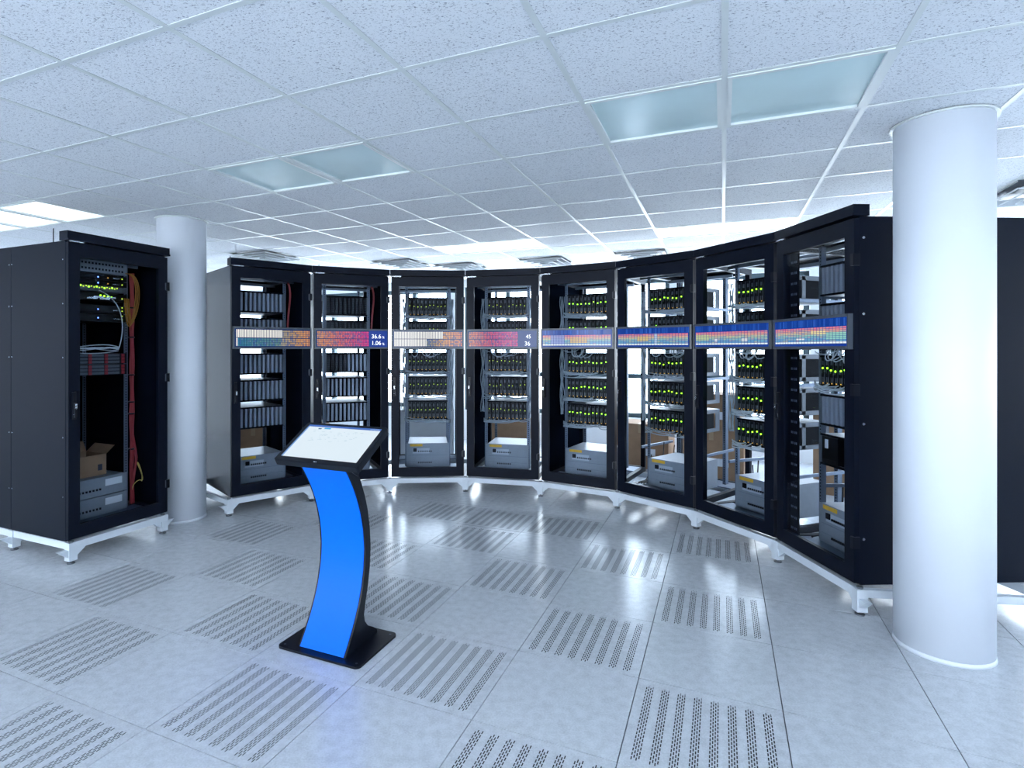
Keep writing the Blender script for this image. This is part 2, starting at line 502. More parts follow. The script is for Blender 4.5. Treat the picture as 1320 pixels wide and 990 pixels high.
window_wall('wall_front', 'u', ROOM_V0, ROOM_U0, ROOM_U1, 1, 0.9, 2.62, 7, False, 0.3)
window_wall('wall_right', 'v', ROOM_U1, 4.2, ROOM_V1, -1, 0.5, 2.62, 3, True)
sw_ = empty('wall_right_near', (0, 0, 0), YAW, kind='structure')
obj('wall_body', B((ROOM_U1, ROOM_U1 + WT, ROOM_V0, 4.2, -0.45, CEIL + .36)).mesh('wall_right_near', M['wall']), sw_)
w = empty('wall_left', (0, 0, 0), YAW, kind='structure')
obj('wall_body', B((ROOM_U0 - WT, ROOM_U0, ROOM_V0, ROOM_V1, -0.45, CEIL + .36)).mesh('wall_left', M['wall']), w)

# ------------------------------------------------------------------ columns
def column(x, y, r, label):
    c = empty('round_column', (x, y, 0), 0, label, 'column', 'round white columns')
    obj('shaft', MB().cyl(0, 0, 0.02, CEIL - 0.004, r, n=72).mesh('shaft', M['column']), c)
    obj('base_ring', MB().cyl(0, 0, 0.0, 0.022, r + .004, r + .001, n=72).mesh('base_ring', M['column']), c)
    obj('ceiling_collar', MB().cyl(0, 0, CEIL - 0.010, CEIL - 0.001, r + .016, n=72).mesh('ceiling_collar', M['tbar']), c)
column(2.478, 2.969, 0.2085, 'thick round white column standing nearest, in front of the eighth rack')
column(-2.648, 5.245, 0.207, 'round white column standing between the separate left rack and the curved row')

# ------------------------------------------------------------------ racks
RB, RT = 0.165, 2.335                      # bottom and top of a rack above the floor
RH = RT - RB
ORD = ['first', 'second', 'third', 'fourth', 'fifth', 'sixth', 'seventh', 'eighth']
W2, DEP = 0.3925, 1.10
EQ, DY = 0.295, 0.167                      # equipment fronts sit this far behind the door
def shell_meshes(W2, DEP):
    d = {}
    p = 0.045
    m = MB()
    for sx in (-1, 1):
        for y0 in (0.035, DEP - p):
            x0, x1 = (sx * W2, sx * (W2 - p))
            m.box(min(x0, x1), max(x0, x1), y0, y0 + p, 0.0, RH)
    for z0 in (0.0, RH - 0.05):
        for y0 in (0.035, DEP - p): m.box(-W2 + p, W2 - p, y0, y0 + p, z0, z0 + 0.05)
        for sx in (-1, 1):
            a = sorted((sx * W2, sx * (W2 - p)))
            m.box(a[0], a[1], 0.035 + p, DEP - p, z0, z0 + 0.05)
    d['frame'] = m.mesh('rack_frame', M['black'])
    m = MB()
    m.box(-W2, W2, 0.035, 0.22, RH, RH + .006); m.box(-W2, W2, DEP - .2, DEP, RH, RH + .006)
    m.box(-W2, -W2 + .12, .22, DEP - .2, RH, RH + .006); m.box(W2 - .12, W2, .22, DEP - .2, RH, RH + .006)
    d['roof'] = m.mesh('rack_roof', M['black'])
    m = MB()
    for y in (0.32, 0.5, 0.68): m.box(-W2 + .05, W2 - .05, y, y + .035, RH - .03, RH - .005)
    for z in (RH - .09,): m.box(-W2 + .05, W2 - .05, .30, .32, z, z + .03); m.box(-W2 + .05, W2 - .05, .80, .82, z, z + .03)
    d['crossbar'] = m.mesh('roof_crossbar', M['steel'])
    d['floor_plate'] = B((-W2 + .04, W2 - .04, .08, .36, .035, .045)).mesh('floor_plate', M['rail'])
    d['floor_plate2'] = B((-W2 + .04, W2 - .04, DEP - .3, DEP - .05, .035, .045)).mesh('floor_plate', M['rail'])
    # door
    st, tr, br = 0.082, 0.100, 0.095
    dh0, dh1 = 0.012, RH - 0.006
    m = MB()
    m.box(-W2, -W2 + st, 0, .03, dh0, dh1); m.box(W2 - st, W2, 0, .03, dh0, dh1)
    m.box(-W2 + st, W2 - st, 0, .03, dh1 - tr, dh1); m.box(-W2 + st, W2 - st, 0, .03, dh0, dh0 + br)
    d['door'] = m.mesh('door_frame', M['black'])
    m = MB(); m.box(-W2 + st - .01, W2 - st + .01, .012, .016, dh0 + br - .01, dh1 - tr + .01)
    d['glass'] = m.mesh('glass_pane', M['glass'])
    m = MB(); m.box(-.013, .013, -.018, 0, -.10, .10); m.box(-.008, .008, -.034, -.018, -.085, .02)
    m.box(-.009, .009, -.022, -.016, -.075, -.055, 1); m.box(-.006, .006, -.038, -.033, -.02, 0.015, 1)
    d['handle'] = m.mesh('door_handle', M['kblack'], M['chrome'])
    m = MB(); m.box(-.012, .014, -.014, .03, -.035, .035); m.box(-.018, -.012, -.006, .0, -.03, .03, 1)
    d['hinge'] = m.mesh('door_hinge', M['kblack'], M['bezel'])
    # mounting rail, the shade in its square holes put on as dark squares
    m = MB(); rl = RH - .12
    m.box(-.016, .016, 0, .003, 0, rl); m.box(.013, .016, .003, .05, 0, rl)
    z = .03
    while z < rl - .03:
        m.box(-.005, .005, -.0006, 0, z, z + .010, 1); z += .02222
    d['rail'] = m.mesh('mounting_rail', M['rail'], M['hole_shade'])
    m = MB(); m.box(W2 - .003, W2 + .001, .03, DEP, .005, RH - .002)
    m.box(W2 - .006, W2 - .0032, .085, DEP - .05, .06, RH - .06, 1)  # added matte sheet that keeps window sheen off the inner face
    d['side_r'] = m.mesh('side_panel', M['black'], M['sheen_cut'])
    d['side_g'] = B((-W2 - .001, -W2 + .003, .03, DEP, .005, RH - .002), (-W2 + .0032, -W2 + .006, .085, DEP - .05, .06, RH - .06, 1)).mesh('side_panel', M['gloss'], M['sheen_cut'])
    m = MB(); m.box(-W2 - .001, -W2 + .003, .03, DEP, .005, RH - .002)
    m.box(-W2 + .0032, -W2 + .006, .085, DEP - .05, .06, RH - .06, 1)
    d['side_l'] = m.mesh('side_panel', M['black'], M['sheen_cut'])
    m = MB(); m.box(-W2 - .012, W2 + .012, -.012, .085, RH + .008, RH + .075)
    m.box(-W2 - .012, W2 + .012, -.02, -.012, RH + .008, RH + .022)
    d['strip'] = m.mesh('top_trunking', M['black'])
    m = MB(); m.box(-.045, .045, -.008, .012, 0, .012); m.box(-.012, .012, -.012, -.008, .001, .011)
    d['clip'] = m.mesh('hinge_clip', M['chrome'])
    m = MB(); m.box(-.008, .008, 0, .56, 0, .024)
    d['depth_bar'] = m.mesh('depth_bar', M['rail'])
    d['rod'] = MB().cyl(0, 0, 0, .14, .004, n=6).mesh('antenna_rod', M['kblack'])
    m = MB(); m.box(-.045, .045, 0, .012, .06, RH - .08)
    z = .12
    while z < RH - .15:
        for x in (-.028, -.012, .012, .028): m.box(x - .005, x + .005, -.0008, 0, z, z + .016, 1)
        z += .075
    d['cable_panel'] = m.mesh('cable_panel', M['inner'], M['rail'])
    d['screw'] = MB().cyl(0, 0, 0, .004, .008, n=8).mesh('panel_screw', M['chrome'])
    return d
SH = shell_meshes(W2, DEP)
def frame_of(x, y, rz):
    c, s = math.cos(rz), math.sin(rz)
    return lambda a, b, z: (x + a * c - b * s, y + a * s + b * c, z)

def build_rack(x, y, rz, label, group, sides='', rod=False, cpanel=False, d=SH, W2=W2, DEP=DEP, dy=0.0, bars=False):
    t = empty('server_rack', (x, y, RB), rz, label, 'server rack', group)
    obj('rack_frame', d['frame'], t); obj('roof', d['roof'], t); obj('roof_crossbars', d['crossbar'], t)
    obj('floor_plate', d['floor_plate'], t); obj('floor_plate', d['floor_plate2'], t)
    dr = obj('door', d['door'], t)
    obj('glass_pane', d['glass'], dr)
    obj('handle', d['handle'], dr, (-W2 + .034, 0, .98))
    for z in (.25, 1.15, 1.92): obj('hinge', d['hinge'], dr, (W2 - .004, 0, z))
    for sx in (-1, 1):
        for yy in (EQ + .003 + dy, .85 + dy):
            r = obj('mounting_rail', d['rail'], t, (sx * .240, yy, .06))
            r.scale = (sx, 1, 1)
        for zz in (.40, 1.1, 1.75) if bars else ():
            obj('depth_bar', d['depth_bar'], t, (sx * .325, .30, zz))
    if 'l' in sides: obj('side_panel', d['side_l'], t)
    if 'g' in sides: obj('side_panel', d['side_g'], t)
    if 'r' in sides: obj('side_panel', d['side_r'], t)
    obj('top_trunking', d['strip'], t)
    obj('hinge_clip', d['clip'], t, (-W2 + .06, -.004, RH - .002))
    if rod: obj('antenna_rod', d['rod'], t, (-W2 + .10, .35, RH))
    if cpanel: obj('cable_panel', d['cable_panel'], t, (-W2 + .125, .05, 0))
    return t

CXC, CYC, CR = -0.2643, 3.6414, 2.5574
A0, AST = -49.95, 18.36
RACKS = []
for k in range(8):
    th = math.radians(A0 + AST * (k + .5))
    rr = CR * math.cos(math.radians(AST / 2))
    x, y = CXC + rr * math.sin(th), CYC + rr * math.cos(th)
    extra = ['with a long glossy left side panel', '', '', '', '', '', '', 'with its black right side panel showing']
    desc = ['at the left end of the curved row, beside the left column',
            'second from the left in the curved row, behind the kiosk screen',
            'third from the left in the curved row', 'fourth from the left in the curved row',
            'fifth from the left in the curved row', 'sixth from the left in the curved row',
            'seventh from the left in the curved row', 'at the right end of the curved row, beside the near column'][k]
    build_rack(x, y, -th, 'black glass-door server rack ' + desc, 'racks in the curved row',
               ['gr', 'lr', 'r', 'l', 'l', '', '', 'r'][k], rod=k in (0, 1), cpanel=k == 7, dy=-.075 if k == 7 else 0.0, bars=k >= 5)
    RACKS.append((x, y, -th))
t8 = [o for o in COL.objects if o.name.startswith('server_rack')][-1]
for z in (.27, .95, 1.60, 2.05):
    s = obj('panel_screw', SH['screw'], t8, (W2 + .001, .055, z)); s.rotation_euler = (0, math.pi / 2, 0)

# stand under the curved row ---------------------------------------------
stand = empty('rack_stand', (CXC, CYC, 0), 0, 'white steel stand on short legs under the curved row of racks', 'stand')
def foot_mesh():
    return MB().cyl(0, 0, 0, .008, .026, n=16).cyl(0, 0, .008, .03, .008, n=8).mesh('levelling_foot', M['foot'])
FOOT = foot_mesh()
LEG = B((-.029, .029, -.029, .029, .024, .155)).prism([(.029, .105), (.029, .05), (.095, .105)], -.02, .02, 'y')
LEG.prism([(-.029, .105), (-.029, .05), (-.095, .105)], -.02, .02, 'y')
LEG = LEG.mesh('stand_leg', M['stand'])
BOLT = MB().cyl(0, 0, .155, .165, .018, n=10).mesh('bolt', M['foot'])
def beam(name, p, q, z0, z1, wid, parent):
    dx, dy = q[0] - p[0], q[1] - p[1]; L = math.hypot(dx, dy)
    return obj(name, B((0, L, -wid / 2, wid / 2, z0, z1)).mesh(name, M['stand']), parent, (p[0], p[1], 0), math.atan2(dy, dx))
RI, RO = CR + .02, CR + DEP - .05
for k in range(9):
    th = math.radians(A0 + AST * k)
    for R in (RI, RO):
        l = obj('leg', LEG, stand, (R * math.sin(th), R * math.cos(th), 0), -th)
        obj('levelling_foot', FOOT, l); obj('bolt', BOLT, l)
    beam('side_beam', (RI * math.sin(th), RI * math.cos(th)), (RO * math.sin(th), RO * math.cos(th)), .108, .152, .04, stand)
    if k < 8:
        t2 = math.radians(A0 + AST * (k + 1))
        for R, nm in ((RI, 'front_beam'), (RO, 'rear_beam')):
            beam(nm, (R * math.sin(th), R * math.cos(th)), (R * math.sin(t2), R * math.cos(t2)), .105, .156, .045, stand)

# chassis with blades -----------------------------------------------------
CH_H = 0.215
BLP = 0.0445
def chassis_meshes():
    d = {}
    w = .2225
    m = MB()
    m.box(-w, w, 0, .50, 0, .006); m.box(-w, w, 0, .50, CH_H - .006, CH_H)
    for sx in (-1, 1):
        a = sorted((sx * w, sx * (w - .004)))
        for (y0, y1) in ((0, .06), (.20, .24), (.42, .50)): m.box(a[0], a[1], y0, y1, .006, CH_H - .006)
        m.box(a[0], a[1], .06, .42, .006, .035); m.box(a[0], a[1], .06, .42, CH_H - .035, CH_H - .006)
        a = sorted((sx * w, sx * (w + .022)))
        m.box(a[0], a[1], -.003, .0, 0, CH_H)                        # ear
    d['body'] = m.mesh('chassis_body', M['cage'])
    d['core'] = B((-w + .006, w - .006, .04, .40, .008, CH_H - .008)).mesh('chassis_core', M['inner'])
    m = MB()
    m.box(-w, w, -.006, .01, 0, .014); m.box(-w, w, -.006, .01, CH_H - .014, CH_H)
    for k in range(11):
        x = -w + k * BLP
        m.box(x - .002, x + .002, -.010, -.006, .002, .012); m.box(x - .002, x + .002, -.010, -.006, CH_H - .012, CH_H - .002)
    d['bezel'] = m.mesh('chassis_bezel', M['inner'])
    z0, z1 = .016, CH_H - .016
    m = MB(); m.box(-.0108, .0108, -.004, .05, z0, z1); m.box(-.009, .009, -.007, -.004, z1 - .03, z1 - .012); 
    d['grey'] = m.mesh('grey_blade', M['blade_grey'])
    m = MB(); m.box(-.018, .018, -.004, .05, z0, z1)
    zz = z0 + .01
    while zz < z1 - .012:
        m.box(-.010, -.003, -.0055, -.004, zz, zz + .006, 1); m.box(.003, .010, -.0055, -.004, zz, zz + .006, 1); zz += .013
    d['perf'] = m.mesh('perforated_blade', M['blade_dark'], M['vent'])
    m = MB(); m.box(-.019, .019, -.004, .05, z0, z1)
    m.box(-.012, -.004, -.006, -.004, z0 + .012, z0 + .05, 1); m.box(.004, .012, -.006, -.004, z0 + .012, z0 + .05, 1)
    m.box(-.006, .006, -.010, -.004, z1 - .05, z1 - .02, 1); m.box(-.013, -.007, -.007, -.004, z0 + .075, z0 + .10, 1)
    m.box(.016, .019, -.008, -.004, z0, z1, 1)
    d['led'] = m.mesh('black_blade', M['blade_dark'], M['vent'])
    def led(sz, mt): return MB().cyl(0, 0, -.002, .002, sz, n=8).mesh('led', mt)
    d['led_g'] = led(.0064, M['led_g']); d['led_y'] = led(.0046, M['led_y']); d['led_a'] = led(.0042, M['led_a'])
    return d
CHM = chassis_meshes()
TOPS = [2.138, 1.870, 1.512, 1.243, .970]
POS = ['top', 'second-from-top', 'middle', 'second-lowest', 'lowest']
KIND = [['grey'] * 5,
        ['perf', 'perf', 'mix', 'grey', 'grey'],
        ['ledy'] * 5, ['ledy'] * 5, ['ledg'] * 5, ['ledg'] * 5, ['ledg'] * 5,
        ['grey', 'grey', 'ledg', 'grey', 'tags']]
WORDS = {'grey': 'blade chassis with grey blade fronts', 'perf': 'blade chassis with black perforated blades',
         'mix': 'blade chassis with half black, half grey blades', 'ledy': 'blade chassis with dim yellow lights',
         'ledg': 'blade chassis with bright green lights', 'tags': 'black chassis with two white tags'}
def build_chassis(fr, rz, ztop, kind, label, group):
    t = empty('blade_chassis', fr(0, EQ, ztop - CH_H), rz, label, 'server', group)
    obj('chassis_body', CHM['body'], t); obj('chassis_core', CHM['core'], t); obj('bezel', CHM['bezel'], t)
    if kind == 'tags':
        for x in (-.13, .09):
            b = obj('module', B((-.08, .08, -.006, .05, .016, CH_H - .016), (-.07, .07, -.009, -.006, .03, .045)).mesh('module', M['blade_dark']), t, (x, 0, 0))
            obj('tag_sticker', B((-.014, .014, -.011, -.006, .12, .18)).mesh('tag_sticker', M['white']), b, (-.03, 0, 0))
        return
    for k in range(10):
        x = -.2225 + BLP * (k + .5)
        kd = kind
        if kind == 'mix': kd = 'perf' if k < 5 else 'grey'
        if kd.startswith('led'):
            b = obj('blade', CHM['led'], t, (x, 0, 0))
            if kd == 'ledg' or random.random() < .93:
                l = obj('led', CHM['led_g' if kd == 'ledg' else 'led_y'], b, (random.uniform(-.006, .006), -.008, CH_H * random.uniform(.50, .60)))
                l.rotation_euler = (math.pi / 2, 0, 0)
            l = obj('led', CHM['led_a'], b, (.002, -.006, .024)); l.rotation_euler = (math.pi / 2, 0, 0)
        else:
            obj('blade', CHM[kd], t, (x, 0, 0))

def cable_strands(ztop, top_too, nl=6):
    """grey cables hanging along the foot of one chassis and gathering at the rails"""
    m = MB()
    for k in range(nl):
        s = random.choice((-1, -1, 1))
        x0 = random.uniform(-.2, .2); z0 = ztop - CH_H + random.uniform(-.012, .012)
        xe = s * .262; ze = z0 + random.uniform(-.03, .03)
        sag = random.uniform(.0, .045)
        m.tube(bez((x0, .118, z0 + .012), (x0, .085, z0 - sag), (x0 + (xe - x0) * .6, .085 - random.uniform(0, .02), z0 - sag), (xe, .105, ze), 10), .0042, 5)
    if top_too:
        for k in range(5):
            x0 = random.uniform(-.2, .05); x1 = x0 + random.uniform(.08, .2)
            m.tube(bez((x0, .12, ztop + .045), (x0, .06, ztop - random.uniform(.03, .09)), (x1, .06, ztop - random.uniform(.03, .09)), (x1, .12, ztop + .045), 10), .004, 5)
        for k in range(3):
            s = random.choice((-1, 1)); x0 = random.uniform(-.15, .15)
            m.tube(bez((x0, .12, ztop + .045), (x0, .07, ztop), (s * .2, .07, ztop + .0), (s * .265, .11, ztop + .03), 10), .004, 5)
    return m
def side_bundle(s, z0, z1):
    m = MB()
    for k in range(6):
        x = s * (.268 + random.uniform(-.012, .022)); y = .105 + random.uniform(-.02, .02)
        pts = []
        n = 26
        for i in range(n + 1):
            z = z0 + (z1 - z0) * i / n
            pts.append((x + .008 * math.sin(i * .9 + k), y + .006 * math.cos(i * 1.1 + k * 2), z))
        m.tube(pts, .0045, 5)
    return m

# power shelf
def psu_meshes():
    d = {}
    d['body'] = B((-.2225, .2225, 0, .46, 0, .27), (-.243, .243, -.003, 0, 0, .27)).mesh('power_body', M['psu'])
    d['seam'] = B((-.22, .22, -.0045, -.003, .133, .136), (-.22, .22, -.0045, -.003, .066, .068)).mesh('seam', M['rail'])
    d['plate'] = B((-.17, .02, -.005, -.003, .155, .215)).mesh('module_plate', M['psu_plate'])
    d['label'] = B((-.20, -.06, -.006, -.003, .235, .262)).mesh('warning_label', M['yellow'])
    m = MB(); m.box(-.165, -.125, -.012, -.003, .175, .215)
    d['socket'] = m.mesh('socket', M['kblack'])
    d['breaker'] = B((-.0055, .0055, -.012, -.003, 0, .016)).mesh('breaker', M['kblack'])
    return d
PS = psu_meshes()
def build_psu(fr, rz, z, label, group, nb=8, y=EQ):
    t = empty('power_shelf', fr(0, y, z), rz, label, 'power unit', group)
    obj('power_body', PS['body'], t); obj('seam', PS['seam'], t); obj('module_plate', PS['plate'], t)
    obj('warning_label', PS['label'], t); obj('socket', PS['socket'], t)
    for k in range(nb):
        obj('breaker', PS['breaker'], t, (-.105 + k * .0205, 0, .172))
        obj('breaker', PS['breaker'], t, (-.105 + k * .0205, 0, .045))
    return t

def build_switch(fr, rz, z, label, group):
    t = empty('network_switch', fr(0, EQ, z), rz, label, 'switch', group)
    obj('switch_body', B((-.2225, .2225, 0, .3, 0, .043), (-.243, .243, -.003, 0, 0, .043)).mesh('switch_body', M['blade_dark']), t)
    for k in range(12):
        obj('port_block', B((-.013, .013, -.006, -.003, .008, .034)).mesh('port_block', M['vent']), t, (-.19 + k * .0345, 0, 0))

for k, (x, y, rz) in enumerate(RACKS):
    fr = frame_of(x, y, rz)
    if k == 7: fr = lambda a, b, z, f=frame_of(x, y, rz): f(a, b - .075, z)
    rk = 'the %s rack' % ORD[k]; rl_ = 'the %s curved-row rack' % ORD[k]
    for n in range(5):
        kd = KIND[k][n]
        build_chassis(fr, rz, TOPS[n], kd, '%s, %s in the %s curved-row rack from left' % (WORDS[kd], POS[n], ORD[k]), 'blade chassis in the curved row')
    build_psu(fr, rz, RB + .05, 'grey power unit with yellow label at the bottom of %s' % rl_, 'power units in the curved row')
    if k >= 2:
        build_switch(fr, rz, 1.548, 'black network switch just below the display strip in %s' % rl_, 'network switches in the curved row')
        c = empty('cable_loom', fr(0, DY, 0), rz, 'grey network cables looped across the chassis in %s' % rl_, 'cables', 'grey cable looms')
        for n in range(5):
            if KIND[k][n].startswith('led'):
                obj('cable_strands', cable_strands(TOPS[n], n == 2, 15 if k > 3 else 13).mesh('cable_strands', M['cable'] if k < 6 else M['cable_white']), c)
        if k < 7:
            obj('cable_riser', side_bundle(-1, .85, 2.12).mesh('cable_riser', M['cable']), c)
            if k < 4: obj('cable_riser', side_bundle(1, .85, 2.12).mesh('cable_riser', M['cable']), c)
    if k in (0, 1):
        m = MB()
        for q in range(2):
            xx = .27 + .01 * q
            m.tube(bez((xx, .12, 2.25), (xx + .06, .12, 2.1), (xx - .02, .11, 2.0), (xx, .13, 1.6), 12), .005, 6)
        tag(obj('red_cable', m.mesh('red_cable', M['red']), None, fr(0, DY, 0), rz), 'dark red cable hanging inside the right side of %s' % rl_, 'cable')
    if k >= 5:      # loose black power cables on the rack floor
        m = MB()
        for q in range(9):
            a = (random.uniform(-.34, -.265), random.uniform(.2, .7), RB + .06)
            b = (random.uniform(-.34, -.265), random.uniform(.45, .95), RB + random.uniform(.06, .45))
            m.tube(bez(a, (a[0], a[1], a[2] + .02), (b[0], b[1], RB + .05), b, 8), .006, 5)
        tag(obj('power_cables', m.mesh('power_cables', M['cable_black']), None, fr(0, 0, 0), rz), 'loose black power cables lying on the floor of %s' % rl_, 'cables', 'black power cables')

# display strips -----------------------------------------------------------
def lin(c): return tuple((v / 255.0) ** 2.2 for v in c)
def pixel_mesh(name, w, hgt, rects, mt):
    """rects: (x0,x1,z0,z1,rgb) in 0..1 screen units on the plane y=0 facing -y"""
    me = bpy.data.meshes.new(name); v, f, cs = [], [], []
    for n, (x0, x1, z0, z1, c) in enumerate(rects):
        b = len(v); y = -0.00002 * (n > 0)
        v += [((x0 - .5) * w, y, z0 * hgt), ((x1 - .5) * w, y, z0 * hgt), ((x1 - .5) * w, y, z1 * hgt), ((x0 - .5) * w, y, z1 * hgt)]
        f.append((b, b + 1, b + 2, b + 3)); cs.append(lin(c))
    me.from_pydata(v, [], f); me.materials.append(mt)
    at = me.attributes.new('pixel', 'FLOAT_COLOR', 'FACE')
    for i, c in enumerate(cs): at.data[i].color = (*c, 1)
    me.update()
    return me
def mixc(a, b, t): return tuple(a[i] + (b[i] - a[i]) * t for i in range(3))
def ramp(stops, t):
    for i in range(len(stops) - 1):
        if t <= stops[i + 1][0]:
            return mixc(stops[i][1], stops[i + 1][1], max(0, (t - stops[i][0]) / (stops[i + 1][0] - stops[i][0])))
    return stops[-1][1]
SW, SHT = .755, .175
def bars(k):
    R = []
    g0, g1 = (0.0, .5) if k % 2 == 0 else (.5, 1.0)
    n = 46; x0, x1 = .02, (1.0 if k % 2 == 0 else .735)
    R.append((0, 1, 0, 1, (24, 52, 100)))
    if k == 1: R.append((.735, 1, 0, 1, (22, 60, 150)))
    if k == 3: R.append((.735, 1, 0, 1, (28, 60, 125)))
    sub = 4
    for row in range(2):
        for i in range(n):
            t = g0 + (g1 - g0) * i / (n - 1)
            a = x0 + (x1 - x0) * i / n; b = a + (x1 - x0) / n * .70
            for q in range(sub):
                z0 = .06 + .46 * row + .43 * q / sub; z1 = z0 + .43 / sub * (.80)
                warm = ramp([(0, (120, 170, 190)), (.2, (120, 170, 190)), (.42, (225, 165, 95)), (.6, (240, 140, 90)), (.8, (245, 95, 120)), (1, (235, 50, 150))], t)
                if k < 2:
                    c = (250, 248, 240) if (row == 1 and t < .31) else warm
                    if row == 0 and t < .3: c = ramp([(0, (45, 130, 165)), (.3, (110, 150, 145))], t)
                    if row == 0 and i == 0 and k == 0: c = (250, 250, 250)
                else:
                    lim = .36 if row == 1 else .235
                    c = (246, 244, 238) if t < lim else ramp([(.2, (90, 140, 170)), (.35, (225, 160, 85)), (.6, (235, 120, 110)), (.8, (225, 80, 150)), (1, (225, 50, 140))], t)
                if c[0] < 244 or c[1] < 200:
                    j = random.uniform(-1, 1)
                    if random.random() < .3: c = mixc(c, (60, 90, 190), .45)
                    c = mixc(c, (255, 220, 150), max(0, j) * .25)
                    R.append((a, b, z0, z1, c))
                else:
                    R.append((a, b, z0, z0 + .43 / sub * 1.0, c))
    return R
def heat(k):
    R = [(0, 1, 0, 1, (18, 62, 150))]
    for q in range(36):
        x = random.random(); R.append((x, min(1, x + .02), .72, .98, mixc((18, 62, 150), (50, 100, 200), random.random())))
    nc, nr = 24, 8
    blocks = {4: [(3, 8, 0, 8, (150, 165, 225)), (10, 16, 1, 6, (235, 190, 110))], 5: [(7, 11, 2, 6, (235, 205, 120)), (13, 14, 0, 8, (190, 220, 245))],
              6: [(0, 5, 2, 6, (205, 220, 150)), (7, 8, 1, 3, (255, 255, 255)), (16, 18, 1, 3, (250, 250, 240))],
              7: [(13, 18, 4, 6, (250, 232, 160)), (18, 24, 1, 5, (150, 220, 200)), (8, 11, 1, 2, (255, 255, 250))]}[k]
    for i in range(nc):
        for r in range(nr):
            t = r / (nr - 1)
            c = ramp([(0, (70, 150, 205)), (.25, (95, 170, 200)), (.45, (150, 200, 170)), (.62, (225, 195, 130)), (.8, (240, 140, 120)), (1, (235, 95, 125))], t)
            c = mixc(c, random.choice([(90, 130, 210), (240, 190, 110), (120, 200, 190), (230, 130, 140)]), random.uniform(0, .45))
            c = mixc(c, (235, 240, 250), .18)
            for (a, b, p, q, cc) in blocks:
                if a <= i < b and p <= r < q: c = mixc(c, cc, .85)
            x0 = .012 + .976 * i / nc; z0 = .18 + .52 * r / nr
            R.append((x0, x0 + .976 / nc * .88, z0, z0 + .52 / nr * .80, c))
        x0 = .012 + .976 * i / nc
        R.append((x0, x0 + .976 / nc * .9, .10, .165, (240, 252, 255)))
    return R
def text_mesh(s, size, mt):
    cu = bpy.data.curves.new('numerals', 'FONT'); cu.body = s; cu.size = size; cu.extrude = 0.0004
    o = bpy.data.objects.new('tmp', cu); COL.objects.link(o)
    dg = bpy.context.evaluated_depsgraph_get()
    me = bpy.data.meshes.new_from_object(o.evaluated_get(dg))
    bpy.data.objects.remove(o); me.materials.clear(); me.materials.append(mt)
    return me
DH = .212
m = MB()
for (a, b, c, e) in ((-.386, .386, 0, .016), (-.386, .386, DH - .016, DH), (-.386, -.376, .016, DH - .016), (.376, .386, .016, DH - .016)):
    m.box(a, b, -.032, -.001, c, e)
m.box(-.376, .376, -.024, -.001, .016, DH - .016)
DFRAME = m.mesh('display_frame', M['bezel'])
DWORDS = ['white and teal bars fading to orange', 'red bars beside figures 36.6% and 1.06%', 'long white bars fading to orange',
          'pink bars beside two white figures', 'blue, violet and orange heat map', 'blue and pale orange heat map',
          'heat map with two white spots', 'heat map with pale yellow and mint blocks']
for k, (x, y, rz) in enumerate(RACKS):
    fr = frame_of(x, y, rz)
    t = empty('display_strip', fr(0, -.001, 1.556), rz, 'display strip showing %s, on the %s rack' % (DWORDS[k], ORD[k]), 'display', 'display strips on the rack doors')
    obj('display_frame', DFRAME, t)
    s = obj('screen', pixel_mesh('screen', SW - .008, SHT, bars(k) if k < 4 else heat(k), M['screen']), t, (0, -.0245, .0185))
    if k in (1, 3):
        for txt, zz, sz, xx in ((('36.6', .112, .062, .200), ('1.06', .042, .062, .200)) if k == 1 else (('45', .112, .055, .26), ('36', .036, .062, .245))):
            for body, size, dx in ((txt, sz, 0), ('%', sz * .55, .118)) if k == 1 else ((txt, sz, 0),):
                n = obj('numerals', text_mesh(body, size, M['text']), s, (xx + dx, -.0012, zz - .0185)); n.rotation_euler = (math.pi / 2, 0, 0)

# ------------------------------------------------------------------ separate rack at the left
LW, LD = .40, 1.35
SL = shell_meshes(LW, LD)
lx, ly = uv(-4.30, 2.955)
lrz = math.pi / 2 + YAW
LR = build_rack(lx, ly, lrz, 'separate black server rack with red cables inside, at the left of the photo', None, 'r', rod=True, d=SL, W2=LW, DEP=LD)
for (y0, y1) in ((.03, .70), (.706, LD)):
    obj('side_panel', B((-LW - .002, -LW + .003, y0, y1, .005, RH - .002)).mesh('side_panel', M['black']), LR)
for yy in (.055, .685, .722):
    for z in (.32, .75, 1.33, 1.72, 2.04):
        s = obj('panel_screw', SL['screw'], LR, (-LW - .006, yy, z)); s.rotation_euler = (0, math.pi / 2, 0); s.scale = (.6, .6, 1)
obj('rear_panel', B((-LW, LW, LD - .01, LD, .01, RH - .01)).mesh('rear_panel', M['inner']), LR)
obj('inner_roof', B((-LW + .05, LW - .05, .2, LD - .15, RH - .004, RH)).mesh('inner_roof', M['inner']), LR)
lst = empty('rack_stand', (lx, ly, 0), lrz, 'white steel stand on short legs under the separate left rack', 'stand')
for sx in (-1, 1):
    for yy in (.0, .70, LD - .05):
        l = obj('leg', LEG, lst, (sx * (LW - .03), yy + .02, 0)); obj('levelling_foot', FOOT, l); obj('bolt', BOLT, l)
    obj('side_beam', B((sx * (LW - .03) - .022, sx * (LW - .03) + .022, 0, LD, .105, .156)).mesh('side_beam', M['stand']), lst)
for yy, nm in ((.0, 'front_beam'), (LD - .05, 'rear_beam')):
    obj(nm, B((-LW, LW, yy - .01, yy + .035, .105, .156)).mesh(nm, M['stand']), lst)
lf = frame_of(lx, ly, lrz)
